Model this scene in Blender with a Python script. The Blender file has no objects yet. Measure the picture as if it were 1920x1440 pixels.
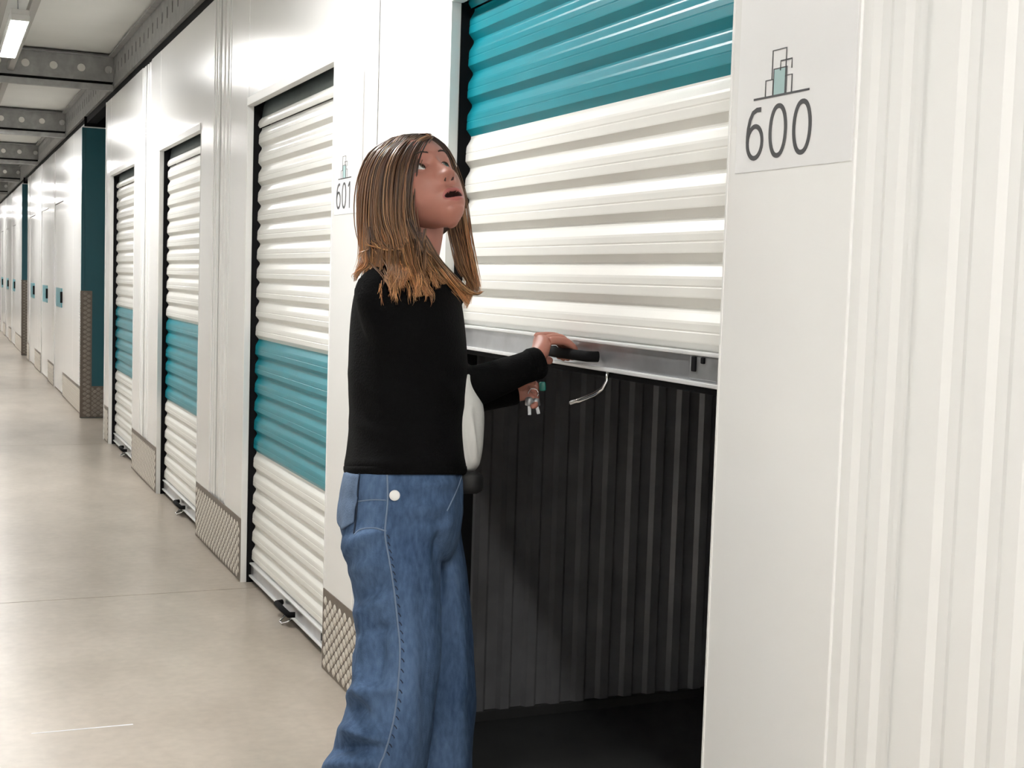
import bpy, math, random
import numpy as np
from mathutils import Vector, Matrix
random.seed(7); rng = np.random.RandomState(7)
C = bpy.context.scene.collection
sc = bpy.context.scene

# ------------------------------------------------------------------ camera
FPX, YAW, PITCH, ROLL = 2506.6, math.radians(23.348), math.radians(4.333), math.radians(1.804)
CAM = Vector((-1.2453, 0.0, 1.371))
Fv = Vector((math.sin(YAW)*math.cos(PITCH), math.cos(YAW)*math.cos(PITCH), -math.sin(PITCH)))
R0 = Vector((math.cos(YAW), -math.sin(YAW), 0)); U0 = R0.cross(Fv)
Rv = math.cos(ROLL)*R0 + math.sin(ROLL)*U0
Uv = -math.sin(ROLL)*R0 + math.cos(ROLL)*U0
cam = bpy.data.cameras.new('camera'); cam.sensor_width = 36.0; cam.lens = FPX*36/1920
cam.clip_start = .05; cam.clip_end = 200
camo = bpy.data.objects.new('camera', cam); C.objects.link(camo)
M = Matrix((Rv, Uv, -Fv)).transposed().to_4x4(); M.translation = CAM
camo.matrix_world = M
sc.camera = camo

# ------------------------------------------------------------------ world, exposure
w = bpy.data.worlds.new('world'); sc.world = w; w.use_nodes = True
w.node_tree.nodes['Background'].inputs[0].default_value = (.9, .95, 1, 1)
w.node_tree.nodes['Background'].inputs[1].default_value = 0.02
sc.view_settings.view_transform = 'Standard'; sc.view_settings.look = 'None'
sc.view_settings.exposure = .70; sc.view_settings.gamma = 1
sc.view_settings.use_curve_mapping = False
sc.cycles.use_denoising = True
sc.cycles.max_bounces = 10; sc.cycles.diffuse_bounces = 6; sc.cycles.glossy_bounces = 4
sc.cycles.caustics_reflective = False; sc.cycles.sample_clamp_indirect = 6
LAMP = 75.0        # emission of the ceiling tubes

# ------------------------------------------------------------------ materials
def srgb(r, g, b):
    f = lambda c: (c/255)/12.92 if c/255 <= .04045 else ((c/255+.055)/1.055)**2.4
    return (f(r), f(g), f(b), 1)
def mat(name, col, rough=.5, metal=0, noise=0, nscale=20, bump=0, bscale=60, coat=0, emit=0, rvar=0, stretch=None, spec=.5):
    m = bpy.data.materials.new(name); m.use_nodes = True
    nt = m.node_tree; b = nt.nodes['Principled BSDF']; L = nt.links.new
    b.inputs['Base Color'].default_value = col
    b.inputs['Roughness'].default_value = rough; b.inputs['Metallic'].default_value = metal
    b.inputs['Specular IOR Level'].default_value = spec
    b.inputs['Coat Weight'].default_value = coat; b.inputs['Coat Roughness'].default_value = .12
    tc = nt.nodes.new('ShaderNodeTexCoord'); mp = nt.nodes.new('ShaderNodeMapping')
    L(tc.outputs['Object'], mp.inputs[0])
    if stretch: mp.inputs['Scale'].default_value = stretch
    if noise or rvar:
        n = nt.nodes.new('ShaderNodeTexNoise'); n.inputs['Scale'].default_value = nscale
        n.inputs['Detail'].default_value = 6; L(mp.outputs[0], n.inputs['Vector'])
    if noise:
        r = nt.nodes.new('ShaderNodeMapRange'); r.inputs[1].default_value = .25; r.inputs[2].default_value = .75
        r.inputs[3].default_value = 1-noise; r.inputs[4].default_value = 1+noise
        L(n.outputs[0], r.inputs[0])
        x = nt.nodes.new('ShaderNodeMix'); x.data_type = 'RGBA'; x.blend_type = 'MULTIPLY'; x.inputs[0].default_value = 1
        x.inputs[6].default_value = col; L(r.outputs[0], x.inputs[7]); L(x.outputs[2], b.inputs['Base Color'])
    if rvar:
        r2 = nt.nodes.new('ShaderNodeMapRange'); r2.inputs[1].default_value = .1; r2.inputs[2].default_value = .9
        r2.inputs[3].default_value = max(0, rough-rvar); r2.inputs[4].default_value = rough+rvar
        L(n.outputs[0], r2.inputs[0]); L(r2.outputs[0], b.inputs['Roughness'])
    if bump:
        n2 = nt.nodes.new('ShaderNodeTexNoise'); n2.inputs['Scale'].default_value = bscale; n2.inputs['Detail'].default_value = 4
        L(mp.outputs[0], n2.inputs['Vector'])
        bp = nt.nodes.new('ShaderNodeBump'); bp.inputs['Strength'].default_value = bump; bp.inputs['Distance'].default_value = .01
        L(n2.outputs[0], bp.inputs['Height']); L(bp.outputs[0], b.inputs['Normal'])
    if emit:
        b.inputs['Emission Color'].default_value = (1, .985, .96, 1); b.inputs['Emission Strength'].default_value = emit
    return m
WHITE = mat('white_painted_steel', (.84, .84, .83, 1), .24, noise=.012, nscale=3, bump=.03, bscale=2.5, coat=.35)
WHITEM = mat('matt_white_steel', (.83, .83, .815, 1), .42, noise=.01, nscale=3)
SLATW = mat('white_shutter_paint', (.83, .825, .79, 1), .33, noise=.015, nscale=8)
TEAL = mat('teal_shutter_paint', (.004, .235, .30, 1), .32, noise=.05, nscale=6, coat=.0, spec=.38)
TEALW = mat('dark_teal_wall_paint', (.006, .095, .125, 1), .45, noise=.04, nscale=4)
BLACK = mat('black_rubber', (.006, .006, .007, 1), .8, spec=.12)
TRIMG = mat('grey_aluminium_jamb', (.62, .63, .64, 1), .35, metal=.3)
GALV = mat('galvanised_steel', (.42, .43, .44, 1), .42, metal=.75, noise=.18, nscale=22, rvar=.1)
BEAMM = mat('galvanised_beam_steel', (.30, .30, .295, 1), .5, metal=.35, noise=.2, nscale=14)
RAIL = mat('mill_aluminium_rail', (.56, .57, .60, 1), .34, metal=.85, noise=.10, nscale=16, rvar=.0)
RAILB = mat('bright_aluminium_edge', (.85, .86, .87, 1), .3, metal=.3)
PLATE = mat('tread_plate_aluminium', (.16, .13, .105, 1), .45, metal=.3, noise=.1, nscale=30)
TREAD = mat('polished_tread_bar', (.72, .68, .62, 1), .35, metal=.5)
TREADD = mat('dull_tread_bar', (.27, .24, .205, 1), .5, metal=.3)
CHROME = mat('polished_steel', (.75, .75, .76, 1), .18, metal=1)
DARKG = mat('shade_toned_galvanised', (.34, .34, .355, 1), .36, metal=.4, noise=.15, nscale=9)  # galvanised steel darkened: the unit's lack of light is put into the colour
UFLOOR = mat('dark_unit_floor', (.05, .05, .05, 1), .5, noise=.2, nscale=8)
CEILM = mat('white_ceiling_panel', (.66, .66, .63, 1), .7, noise=.04, nscale=2)
INK = mat('dark_grey_vinyl', (.045, .045, .05, 1), .4)
INKT = mat('pale_teal_vinyl', (.36, .52, .52, 1), .4)
FILM = mat('white_vinyl_film', (.80, .80, .805, 1), .35)
TUBE = mat('lit_tube_diffuser', (1, 1, 1, 1), .4, emit=LAMP)
FIXT = mat('grey_light_trunking', (.33, .32, .30, 1), .5, metal=.3)
LINEM = mat('pale_floor_line', (.80, .81, .86, 1), .3)

def floor_mat():
    m = bpy.data.materials.new('sealed_concrete_floor'); m.use_nodes = True
    nt = m.node_tree; b = nt.nodes['Principled BSDF']; L = nt.links.new
    tc = nt.nodes.new('ShaderNodeTexCoord')
    mp = nt.nodes.new('ShaderNodeMapping'); mp.inputs['Scale'].default_value = (1, .55, 1); L(tc.outputs['Object'], mp.inputs[0])
    n1 = nt.nodes.new('ShaderNodeTexNoise'); n1.inputs['Scale'].default_value = 3.2; n1.inputs['Detail'].default_value = 5; n1.inputs['Roughness'].default_value = .6
    n2 = nt.nodes.new('ShaderNodeTexNoise'); n2.inputs['Scale'].default_value = 26; n2.inputs['Detail'].default_value = 6
    L(mp.outputs[0], n1.inputs['Vector']); L(tc.outputs['Object'], n2.inputs['Vector'])
    cr = nt.nodes.new('ShaderNodeValToRGB')
    cr.color_ramp.elements[0].position = .3; cr.color_ramp.elements[0].color = (.375, .325, .27, 1)
    cr.color_ramp.elements[1].position = .72; cr.color_ramp.elements[1].color = (.50, .44, .375, 1)
    L(n1.outputs[0], cr.inputs[0])
    r = nt.nodes.new('ShaderNodeMapRange'); r.inputs[1].default_value = .3; r.inputs[2].default_value = .7; r.inputs[3].default_value = .93; r.inputs[4].default_value = 1.06
    L(n2.outputs[0], r.inputs[0])
    x = nt.nodes.new('ShaderNodeMix'); x.data_type = 'RGBA'; x.blend_type = 'MULTIPLY'; x.inputs[0].default_value = 1
    L(cr.outputs[0], x.inputs[6]); L(r.outputs[0], x.inputs[7]); L(x.outputs[2], b.inputs['Base Color'])
    b.inputs['Roughness'].default_value = .30
    bp = nt.nodes.new('ShaderNodeBump'); bp.inputs['Strength'].default_value = .12; bp.inputs['Distance'].default_value = .01
    n3 = nt.nodes.new('ShaderNodeTexNoise'); n3.inputs['Scale'].default_value = 9; L(tc.outputs['Object'], n3.inputs['Vector'])
    L(n3.outputs[0], bp.inputs['Height']); L(bp.outputs[0], b.inputs['Normal'])
    return m
FLOORM = floor_mat()

# ------------------------------------------------------------------ mesh helpers
class MB:
    def __init__(s): s.v = []; s.f = []; s.m = []; s.sm = []
    def add(s, vs, fs, m=0, smooth=False):
        o = len(s.v); s.v += [tuple(v) for v in vs]
        for f in fs: s.f.append(tuple(i+o for i in f)); s.m.append(m); s.sm.append(smooth)
        return s
    def box(s, x0, x1, y0, y1, z0, z1, m=0, bev=0):
        if bev:
            return s.rbox(x0, x1, y0, y1, z0, z1, bev, m)
        v = [(x, y, z) for x in (x0, x1) for y in (y0, y1) for z in (z0, z1)]
        return s.add(v, [(0,1,3,2),(4,6,7,5),(0,4,5,1),(2,3,7,6),(0,2,6,4),(1,5,7,3)], m)
    def rbox(s, x0, x1, y0, y1, z0, z1, b, m=0):
        import bmesh
        bm = bmesh.new(); bmesh.ops.create_cube(bm, size=1)
        for v in bm.verts: v.co = ((x0+x1)/2+v.co.x*(x1-x0), (y0+y1)/2+v.co.y*(y1-y0), (z0+z1)/2+v.co.z*(z1-z0))
        bmesh.ops.bevel(bm, geom=bm.edges[:], offset=b, segments=2, affect='EDGES', profile=.5)
        bm.verts.index_update()
        s.add([v.co[:] for v in bm.verts], [[v.index for v in f.verts] for f in bm.faces], m); bm.free(); return s
    def loft(s, rings, closed=True, cap=True, m=0, smooth=True):
        n = len(rings[0]); vs = [p for r in rings for p in r]; fs = []
        for i in range(len(rings)-1):
            for j in range(n if closed else n-1):
                a = i*n+j; b = i*n+(j+1) % n; fs.append((a, b, b+n, a+n))
        if cap and closed: fs += [tuple(range(n))[::-1], tuple((len(rings)-1)*n+j for j in range(n))]
        return s.add(vs, fs, m, smooth)
    def tube(s, pts, r, n=10, m=0, cap=True):
        pts = [Vector(p) for p in pts]; rr = [float(q) for q in (r if hasattr(r, '__len__') else [r]*len(pts))]
        rings = []; t0 = (pts[1]-pts[0]).normalized(); up = Vector((0, 0, 1)) if abs(t0.z) < .9 else Vector((1, 0, 0))
        a = t0.cross(up).normalized()
        for i, p in enumerate(pts):
            t = (pts[min(i+1, len(pts)-1)]-pts[max(i-1, 0)]).normalized()
            a = (a-t*a.dot(t)).normalized(); b = t.cross(a)
            rings.append([p+rr[i]*(math.cos(2*math.pi*k/n)*a+math.sin(2*math.pi*k/n)*b) for k in range(n)])
        return s.loft(rings, True, cap, m)
    def mesh(s, name, mats):
        me = bpy.data.meshes.new(name); me.from_pydata(s.v, [], s.f)
        for mm in mats if isinstance(mats, (list, tuple)) else [mats]: me.materials.append(mm)
        me.polygons.foreach_set('material_index', s.m); me.polygons.foreach_set('use_smooth', s.sm); me.update()
        return me
def link(name, me, parent=None, loc=(0, 0, 0), kind=None):
    o = bpy.data.objects.new(name, me); C.objects.link(o); o.location = loc
    if parent: o.parent = parent
    if kind: o['kind'] = kind
    return o
def build(mb, name, mats, parent=None, loc=(0, 0, 0), kind=None): return link(name, mb.mesh(name, mats), parent, loc, kind)
def tag(o, label, cat, group=None):
    o['label'] = label; o['category'] = cat
    if group: o['group'] = group
    return o
def root(name, loc=(0, 0, 0), kind=None):
    o = bpy.data.objects.new(name, None); C.objects.link(o); o.location = loc
    if kind: o['kind'] = kind
    return o
def solid(o, t, off=0):
    m = o.modifiers.new('thickness', 'SOLIDIFY'); m.thickness = t; m.offset = off; return o

# ------------------------------------------------------------------ layout of the corridor (metres)
P, W0, WID, ZT, ZW, ZC = 2.5126, 1.9816, 1.3748, 2.10, 2.70, 3.0
OPEN = [(W0+k*P, W0+k*P+WID) for k in range(-2, 4)]        # openings of the near block, nearest first
WEND = 11.22
XL, YB, YE = -1.95, -5.0, 46.0

# floor, in slabs parted by the sawn joint
fl = root('floor', kind='structure')
ys = [YB, .8, 5.75, 10.9, 16.1, 21.3, 26.5, 31.7, 36.9, YE]
for a, b in zip(ys[:-1], ys[1:]):
    build(MB().box(XL-.1, 3.2, a+.003, b-.003, -.1, 0), 'slab', FLOORM, fl)
build(MB().box(XL-.1, 3.2, YB, YE, -.14, -.1), 'joint_filler', UFLOOR, fl)
ce = build(MB().box(XL-.1, 3.2, YB, YE, ZC, ZC+.05), 'ceiling', CEILM, kind='structure')
build(MB().box(XL-.1, XL, YB, YE, 0, ZC), 'wall_left', WHITEM, kind='structure')
build(MB().box(XL-.1, 3.2, YE, YE+.1, 0, ZC), 'wall_back', WHITEM, kind='structure')
build(MB().box(XL-.1, 3.2, YB-.1, YB, 0, ZC), 'wall_front', WHITEM, kind='structure')

# ------------------------------------------------------------------ right wall, near block
wr = root('wall_right', kind='structure')
TH = .024
def ribbed(y0, y1, z0, z1, grooves, depth=.006, x=0.0, sgn=1, w=.020, s=.013):
    """vertical ribbed sheet: profile along y, grooves centred at the given y"""
    pr = [(x, y0)]
    for g in sorted(grooves):
        pr += [(x, g-w/2-s), (x+sgn*depth, g-w/2), (x+sgn*depth, g+w/2), (x, g+w/2+s)]
    pr.append((x, y1))
    m = MB(); vs = [(a, b, z0) for a, b in pr]+[(a, b, z1) for a, b in pr]; n = len(pr)
    m.add(vs, [(i, i+1, i+1+n, i+n) for i in range(n-1)]); return m
def tread_plate(y0, y1, z1=.285, x=-.003, parent=None, axis='y', detail=True):
    """aluminium five-bar kick plate: thin plate with raised lozenges"""
    def q(u, h, d): return (x-d, u, h) if axis == 'y' else (u, x-d, h)
    m = MB(); m.add([q(a, b, d) for a in (y0, y1) for b in (.004, z1) for d in (-.003, .0)],
                    [(0,1,3,2),(4,6,7,5),(0,4,5,1),(2,3,7,6),(0,2,6,4),(1,5,7,3)])
    pl = build(m, 'kick_plate', PLATE, parent)
    t = MB(); su, sz = .030, .044
    nu = int((y1-y0)/su); nz = int((z1-.01)/sz)+1
    for i in range(nu):
        for j in range(nz):
            cu = y0+su*(i+.5); cz = .026+sz*(j+.5*(i % 2))
            if cz+.019 > z1 or cu+.026 > y1 or cu-.026 < y0: continue
            L_, H_ = .0215, .0165
            vs = [q(cu-L_, cz, .0002), q(cu-L_*.5, cz-H_*.72, .0002), q(cu, cz-H_, .0002), q(cu+L_*.5, cz-H_*.72, .0002), q(cu+L_, cz, .0002), q(cu+L_*.5, cz+H_*.72, .0002), q(cu, cz+H_, .0002), q(cu-L_*.5, cz+H_*.72, .0002)]
            c_ = [q(cu-L_*.55, cz, .003), q(cu-L_*.3, cz-H_*.4, .003), q(cu, cz-H_*.55, .003), q(cu+L_*.3, cz-H_*.4, .003), q(cu+L_*.55, cz, .003), q(cu+L_*.3, cz+H_*.4, .003), q(cu, cz+H_*.55, .003), q(cu-L_*.3, cz+H_*.4, .003)]
            t.add(vs+c_, [(k_, (k_+1) % 8, 8+(k_+1) % 8, 8+k_) for k_ in range(8)]+[tuple(range(8, 16))])
    if t.f: build(t, 'raised_bars', TREAD if axis == 'y' else TREADD, pl, kind='stuff')
    return pl
piers = []
for k, (a, b) in enumerate(OPEN):
    prev = OPEN[k-1][1] if k else a-P+WID
    ca, cb = a-.76, a-.345                                   # ribbed strip of the pier before this opening
    build(MB().box(0, TH, cb, a, 0, ZW, bev=.0015), 'smooth_panel', WHITE, wr)
    build(MB().box(0, TH, prev, ca, 0, ZW, bev=.0015), 'smooth_panel', WHITE, wr)
    lap = a-.478
    r1 = ribbed(lap-.004, cb+.004, 0, ZW, [a-.391, a-.462+.0], x=.0045)
    build(r1, 'ribbed_sheet', WHITE, wr)
    r2 = ribbed(ca-.002, lap+.012, 0, ZW, [a-.571, a-.656, a-.728], x=.0075)
    build(r2, 'ribbed_sheet', WHITE, wr)
    build(MB().box(.02, TH, ca, cb, 0, ZW), 'backing', BLACK, wr)
    if k < 2:
        build(MB().box(0, TH, a, b, 0, ZW, bev=.0015), 'smooth_panel', WHITE, wr); continue
    build(MB().box(.001, TH, a, b, ZT+.036, ZW, bev=.0015), 'header_panel', WHITE, wr)
    build(MB().box(-.006, .028, a, b, ZT, ZT+.036, bev=.002), 'header_trim', WHITEM, wr)
    build(MB().box(-.002, .024, b-.0005, b+.004, 0, ZT), 'jamb_trim', WHITEM, wr)
    build(MB().box(-.002, .024, a-.004, a+.0005, 0, ZT), 'jamb_trim', WHITEM, wr)
    if k >= 1: tread_plate(prev+.005, a-.005, parent=wr)
# end piece up to the cross aisle
build(MB().box(0, TH, OPEN[-1][1], WEND, 0, ZW, bev=.0015), 'smooth_panel', WHITE, wr)
build(MB().box(0, 2.6, WEND-.03, WEND, 0, ZW), 'aisle_end_panel', WHITEM, wr)
build(MB().box(-.004, .02, WEND-.035, WEND+.006, 0, ZW, bev=.002), 'corner_trim', WHITEM, wr)
tread_plate(OPEN[-1][1]+.005, WEND-.036, parent=wr)

# dark seam and perforated channel that run along the top of the whole wall
tr = root('trim_1', kind='structure')
build(MB().box(.012, .10, YB, YE, ZW-.002, 2.80), 'shadow_gap', BLACK, tr)  # black box painted in for the shade of the recess
build(MB().box(-.012, .02, YB, YE, ZW+.056, ZW+.064), 'lower_lip', BEAMM, tr)
def holed(u0, u1, z0, z1, pitch, hw, hh, first, n=14, rnd=True):
    """flat web in the (u, z) plane with a row of real holes; returns verts and faces in 2-D"""
    V = []; F = []
    zc = (z0+z1)/2; cells = []; u = first
    while u+pitch/2 < u1: cells.append(u); u += pitch
    lo = u0
    for c in cells:
        a, b = c-pitch/2, c+pitch/2
        if a < u0: continue
        if a > lo+1e-6: o = len(V); V += [(lo, z0), (a, z0), (a, z1), (lo, z1)]; F.append((o, o+1, o+2, o+3))
        o = len(V); inn = []; out = []
        for k in range(n):
            t = 2*math.pi*(k+.5)/n; cx, cz = math.cos(t), math.sin(t)
            e = 1 if rnd else .45
            inn.append((c+hw*math.copysign(abs(cx)**e, cx), zc+hh*math.copysign(abs(cz)**e, cz)))
            s = min((pitch/2)/max(abs(cx), 1e-9), ((z1-z0)/2)/max(abs(cz), 1e-9))
            out.append((c+cx*s, zc+cz*s))
        V += inn+out
        for k in range(n): F.append((o+k, o+n+k, o+n+(k+1) % n, o+(k+1) % n))
        for sx in (-1, 1):                                  # corners
            for sz in (-1, 1):
                cn = (c+sx*pitch/2, zc+sz*(z1-z0)/2)
                best = sorted(range(n), key=lambda k: math.hypot(out[k][0]-cn[0], out[k][1]-cn[1]))[:2]
                V.append(cn); F.append((o+n+best[0], o+n+best[1], len(V)-1))
        lo = b
    if lo < u1: o = len(V); V += [(lo, z0), (u1, z0), (u1, z1), (lo, z1)]; F.append((o, o+1, o+2, o+3))
    return V, F
V, F = holed(0, YE, 2.764, 2.985, .19, .014, .034, .1, rnd=False)
o = build(MB().add([(-.012, u, z) for u, z in V], F), 'slotted_web', BEAMM, tr); solid(o, .003)
build(MB().box(-.05, -.010, 0, YE, 2.972, 2.985), 'upper_flange', BEAMM, tr)
build(MB().box(.05, .06, 0, YE, 2.80, 3.0), 'dark_gap_sheet', BLACK, tr)  # black sheet standing in for the dark gap behind the slots

# cross beams of the ceiling
def cross_beam(y, first):
    r = root('ceiling_beam', (0, y, 0))
    V, F = holed(XL+.002, .052, 2.79, 2.97, .1975, .029, .029, XL+.1235)
    o = build(MB().add([(u, 0, z) for u, z in V], F), 'perforated_web', BEAMM, r); solid(o, .004)
    build(MB().box(XL+.002, -.016, -.045, .002, 2.970, 2.978), 'top_flange', BEAMM, r)
    build(MB().box(XL+.002, -.016, .0, .055, 2.984, 2.995), 'top_cleat', BEAMM, r)
    m = MB(); m.box(XL+.002, -.016, -.002, .05, 2.783, 2.790); m.box(XL+.002, -.016, .046, .05, 2.765, 2.790)
    build(m, 'bottom_flange', BLACK, r)
    build(MB().box(XL+.002, -.016, -.03, .03, 2.722, 2.768, bev=.003), 'lower_rail', BEAMM, r)
    return r
names = ['nearest perforated steel beam crossing the ceiling with round holes', 'second perforated steel beam crossing the ceiling beyond the nearest one',
         'third perforated steel beam crossing the ceiling down the corridor']
for i in range(8):
    y = 10.66+4.1*i
    b = cross_beam(y, None)
    if i < 3: tag(b, names[i], 'beam', 'perforated beams across the corridor ceiling')
    else: tag(b, 'far perforated steel beam among the tiny ones deep in the corridor', 'beam', 'perforated beams across the corridor ceiling')
for y in (6.56, 2.46, -1.64):
    tag(cross_beam(y, None), 'perforated steel beam over the near corridor', 'beam', 'perforated beams across the corridor ceiling')

# lamps: trunking with an LED batten below
def batten(y, label):
    r = root('ceiling_lamp', (-.815, y, 2.75))
    build(MB().box(-.046, .046, -.72, .72, 0, .030, bev=.008), 'diffuser', TUBE, r)
    hs_ = MB(); hs_.box(-.05, .05, -.735, .735, .020, .062, bev=.004); hs_.box(-.052, -.0465, -.735, .735, .001, .03); hs_.box(.0465, .052, -.735, .735, .001, .03)  # side skirts added to cut the light thrown on the wall
    build(hs_, 'housing', WHITEM, r)
    m = MB(); m.box(-.048, .048, -.745, -.72, -.002, .034, bev=.003); build(m, 'end_cap', WHITEM, r)
    m = MB(); m.box(-.048, .048, .72, .745, -.002, .034, bev=.003); build(m, 'end_cap', WHITEM, r)
    for s in (-.5, .5): build(MB().tube([(0, s, .06), (0, s, .24)], .004, 6), 'hanger', GALV, r)
    tag(r, label, 'lamp', 'batten lamps along the corridor ceiling')
for y in (-3.9, -.35): batten(y+.15, 'unseen batten lamp added near the camera to brighten the near wall')  # unseen lamps added, placed to brighten the near wall
for i in range(0, 8):
    batten(8.85+5.0*(i-1), 'bright white batten lamp hanging under grey rails at the ceiling' if i == 1 else 'batten lamp on the corridor ceiling out of sight or far off')
for x, wd in ((-.905, .034), (-.745, .044)):
    tag(build(MB().box(x-wd/2, x+wd/2, YB+.1, 40, 2.815, 2.865, bev=.003), 'lamp_rail', FIXT),
        'grey steel rail beside the hanging lamp, ' + ('nearer the wall of shutters' if x > -.8 else 'farther from the wall of shutters'), 'rail')

# ------------------------------------------------------------------ roller shutters
PT = .0835
def slat_mesh(mt, L_):
    """one roll-formed rib of the curtain, open profile along z, extruded along y"""
    pr = []
    D = .014; h = PT
    pts = [(0, 1.0), (.012, .96), (.185, .10), (.20, .02), (.23, 0), (.42, .03), (.435, .10), (.46, .10), (.475, .05), (.62, .10), (.68, .18), (.86, .80), (.91, .95), (.95, 1.0), (1.0, 1.0)]
    for t, d in pts: pr.append((D*d, t*h))
    m = MB(); n = len(pr)
    m.add([(x, 0, z) for x, z in pr]+[(x, L_, z) for x, z in pr], [(i, i+n, i+1+n, i+1) for i in range(n-1)], smooth=False)
    return m.mesh('slat', mt)
SW = slat_mesh(SLATW, WID-.012); ST = slat_mesh(TEAL, WID-.012)
def shutter(k, raised, label):
    a, b = OPEN[k]; zb = raised
    r = root('roller_shutter', (.046, a+.006, 0))
    z = zb+.075; i = 0
    while z < (2.02 if raised > .5 else 1.93):
        teal = 6 <= i < 12
        link('slat', ST if teal else SW, r, (0, 0, z)); z += PT; i += 1
    L_ = WID-.012
    # bottom rail: web between two bright edges
    m = MB(); m.box(-.002, .016, 0, L_, zb+.022, zb+.072)
    rl = build(m, 'bottom_rail', RAIL, r)
    build(MB().rbox(-.010, .018, 0, L_, zb+.070, zb+.0775, .002), 'rail_edge', RAILB, rl)
    build(MB().rbox(-.012, .018, 0, L_, zb+.014, zb+.0225, .002), 'rail_edge', RAILB, rl)
    build(MB().rbox(-.002, .016, .005, L_-.005, zb+.001, zb+.013, .003), 'rubber_seal', BLACK, rl)
    # black grip, steel pull loop below it, slide latch
    c = .632
    g = MB(); g.tube([(-.010, c-.105, zb+.043), (-.034, c-.10, zb+.043), (-.036, c, zb+.043), (-.034, c+.10, zb+.043), (-.010, c+.11, zb+.043)], .0115, 12)
    build(g, 'grip', BLACK, r)
    lp = MB()
    if raised > .5:
        # hanging loop below the rail, its free leg slanting out
        lp.tube([(-.004, c-.140, zb+.016), (-.008, c-.145, zb-.006), (-.014, c-.140, zb-.022), (-.022, c-.122, zb-.034), (-.034, c-.075, zb-.052), (-.040, c-.045, zb-.060)], [.0035, .0038, .0042, .0048, .0052, .0055], 10)
    else:
        lp.tube([(-.008, c-.06, zb+.02), (-.025, c-.06, zb+.006), (-.045, c-.04, zb-.006), (-.045, c+.0, zb-.006), (-.025, c+.02, zb+.006), (-.008, c+.02, zb+.02)], .004, 8)
    build(lp, 'pull_loop', CHROME, r)
    la = MB(); la.rbox(-.006, .0, .05, .16, zb+.026, zb+.068, .0015)
    la = build(la, 'latch_plate', GALV, r)
    build(MB().rbox(-.010, -.005, .135, .150, zb+.040, zb+.068, .002), 'latch_slot', BLACK, la)
    build(MB().rbox(-.010, -.005, .105, .117, zb+.056, zb+.068, .002), 'latch_slot', BLACK, la)
    # bend towards the drum
    hg = MB(); pr = [(.004, z), (-.004, z+.012), (.0, z+.03), (.012, z+.045)]
    n = 4; hg.add([(x, 0, q) for x, q in pr]+[(x, L_, q) for x, q in pr], [(i_, i_+n, i_+1+n, i_+1) for i_ in range(3)], smooth=True)
    build(hg, 'top_slat', SLATW if not raised > .5 else TEAL, r)
    pr = [(.012, z+.045), (.02, z+.10), (.05, z+.16), (.12, z+.22)]
    hg = MB(); hg.add([(x, 0, q) for x, q in pr]+[(x, L_, q) for x, q in pr], [(i_, i_+n, i_+1+n, i_+1) for i_ in range(3)], smooth=True)
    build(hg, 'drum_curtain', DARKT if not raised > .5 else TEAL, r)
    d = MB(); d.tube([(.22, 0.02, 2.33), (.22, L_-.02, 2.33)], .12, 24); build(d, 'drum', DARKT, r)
    for s, yy in ((1, L_-.0), (-1, -.012)):
        tk = MB(); tk.box(-.022, .05, yy, yy+.0115, 0, 2.10); build(tk, 'guide_track', BLACK, r)
    tag(r, label, 'roller shutter', 'roller shutters of the storage units')
    return r
DARKT = mat('shade_toned_curtain', (.16, .19, .19, 1), .4, metal=.4, noise=.1)  # shade on the curtain under the header, put into a darker colour
shutter(2, 1.178, 'white roller shutter with a teal top band, half raised, being lifted by the woman')
shutter(3, .012, 'closed white roller shutter with teal band just behind the woman, beside number 601')
shutter(4, .012, 'closed white roller shutter with teal band, middle of the three closed ones')
shutter(5, .012, 'closed white roller shutter with teal band, narrowest in view, next to the cross aisle')

# ------------------------------------------------------------------ the open unit behind the raised shutter
un = root('wall_unit', kind='structure')
gr = [.131+.0873*i for i in range(28)]
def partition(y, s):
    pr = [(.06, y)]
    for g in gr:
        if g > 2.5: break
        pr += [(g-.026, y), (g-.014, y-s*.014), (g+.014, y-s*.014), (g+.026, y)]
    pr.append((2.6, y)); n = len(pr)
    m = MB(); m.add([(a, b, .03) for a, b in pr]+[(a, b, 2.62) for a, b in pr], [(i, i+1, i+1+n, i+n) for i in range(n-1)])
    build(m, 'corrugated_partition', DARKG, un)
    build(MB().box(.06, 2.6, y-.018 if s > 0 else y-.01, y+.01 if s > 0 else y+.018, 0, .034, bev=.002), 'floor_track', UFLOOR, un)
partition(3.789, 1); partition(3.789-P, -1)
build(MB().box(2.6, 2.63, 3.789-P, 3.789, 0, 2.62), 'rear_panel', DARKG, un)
build(MB().box(.06, 2.6, 3.789-P, 3.789, 2.62, 2.65), 'light_block_roof', DARKG, un)  # unseen roof added to block light from above the unit
build(MB().box(.12, 2.6, 3.789-P+.02, 3.789-.02, 0, .004), 'unit_floor', UFLOOR, un)  # dark sheet over the slab, the unit's darkness put into its colour

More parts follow.
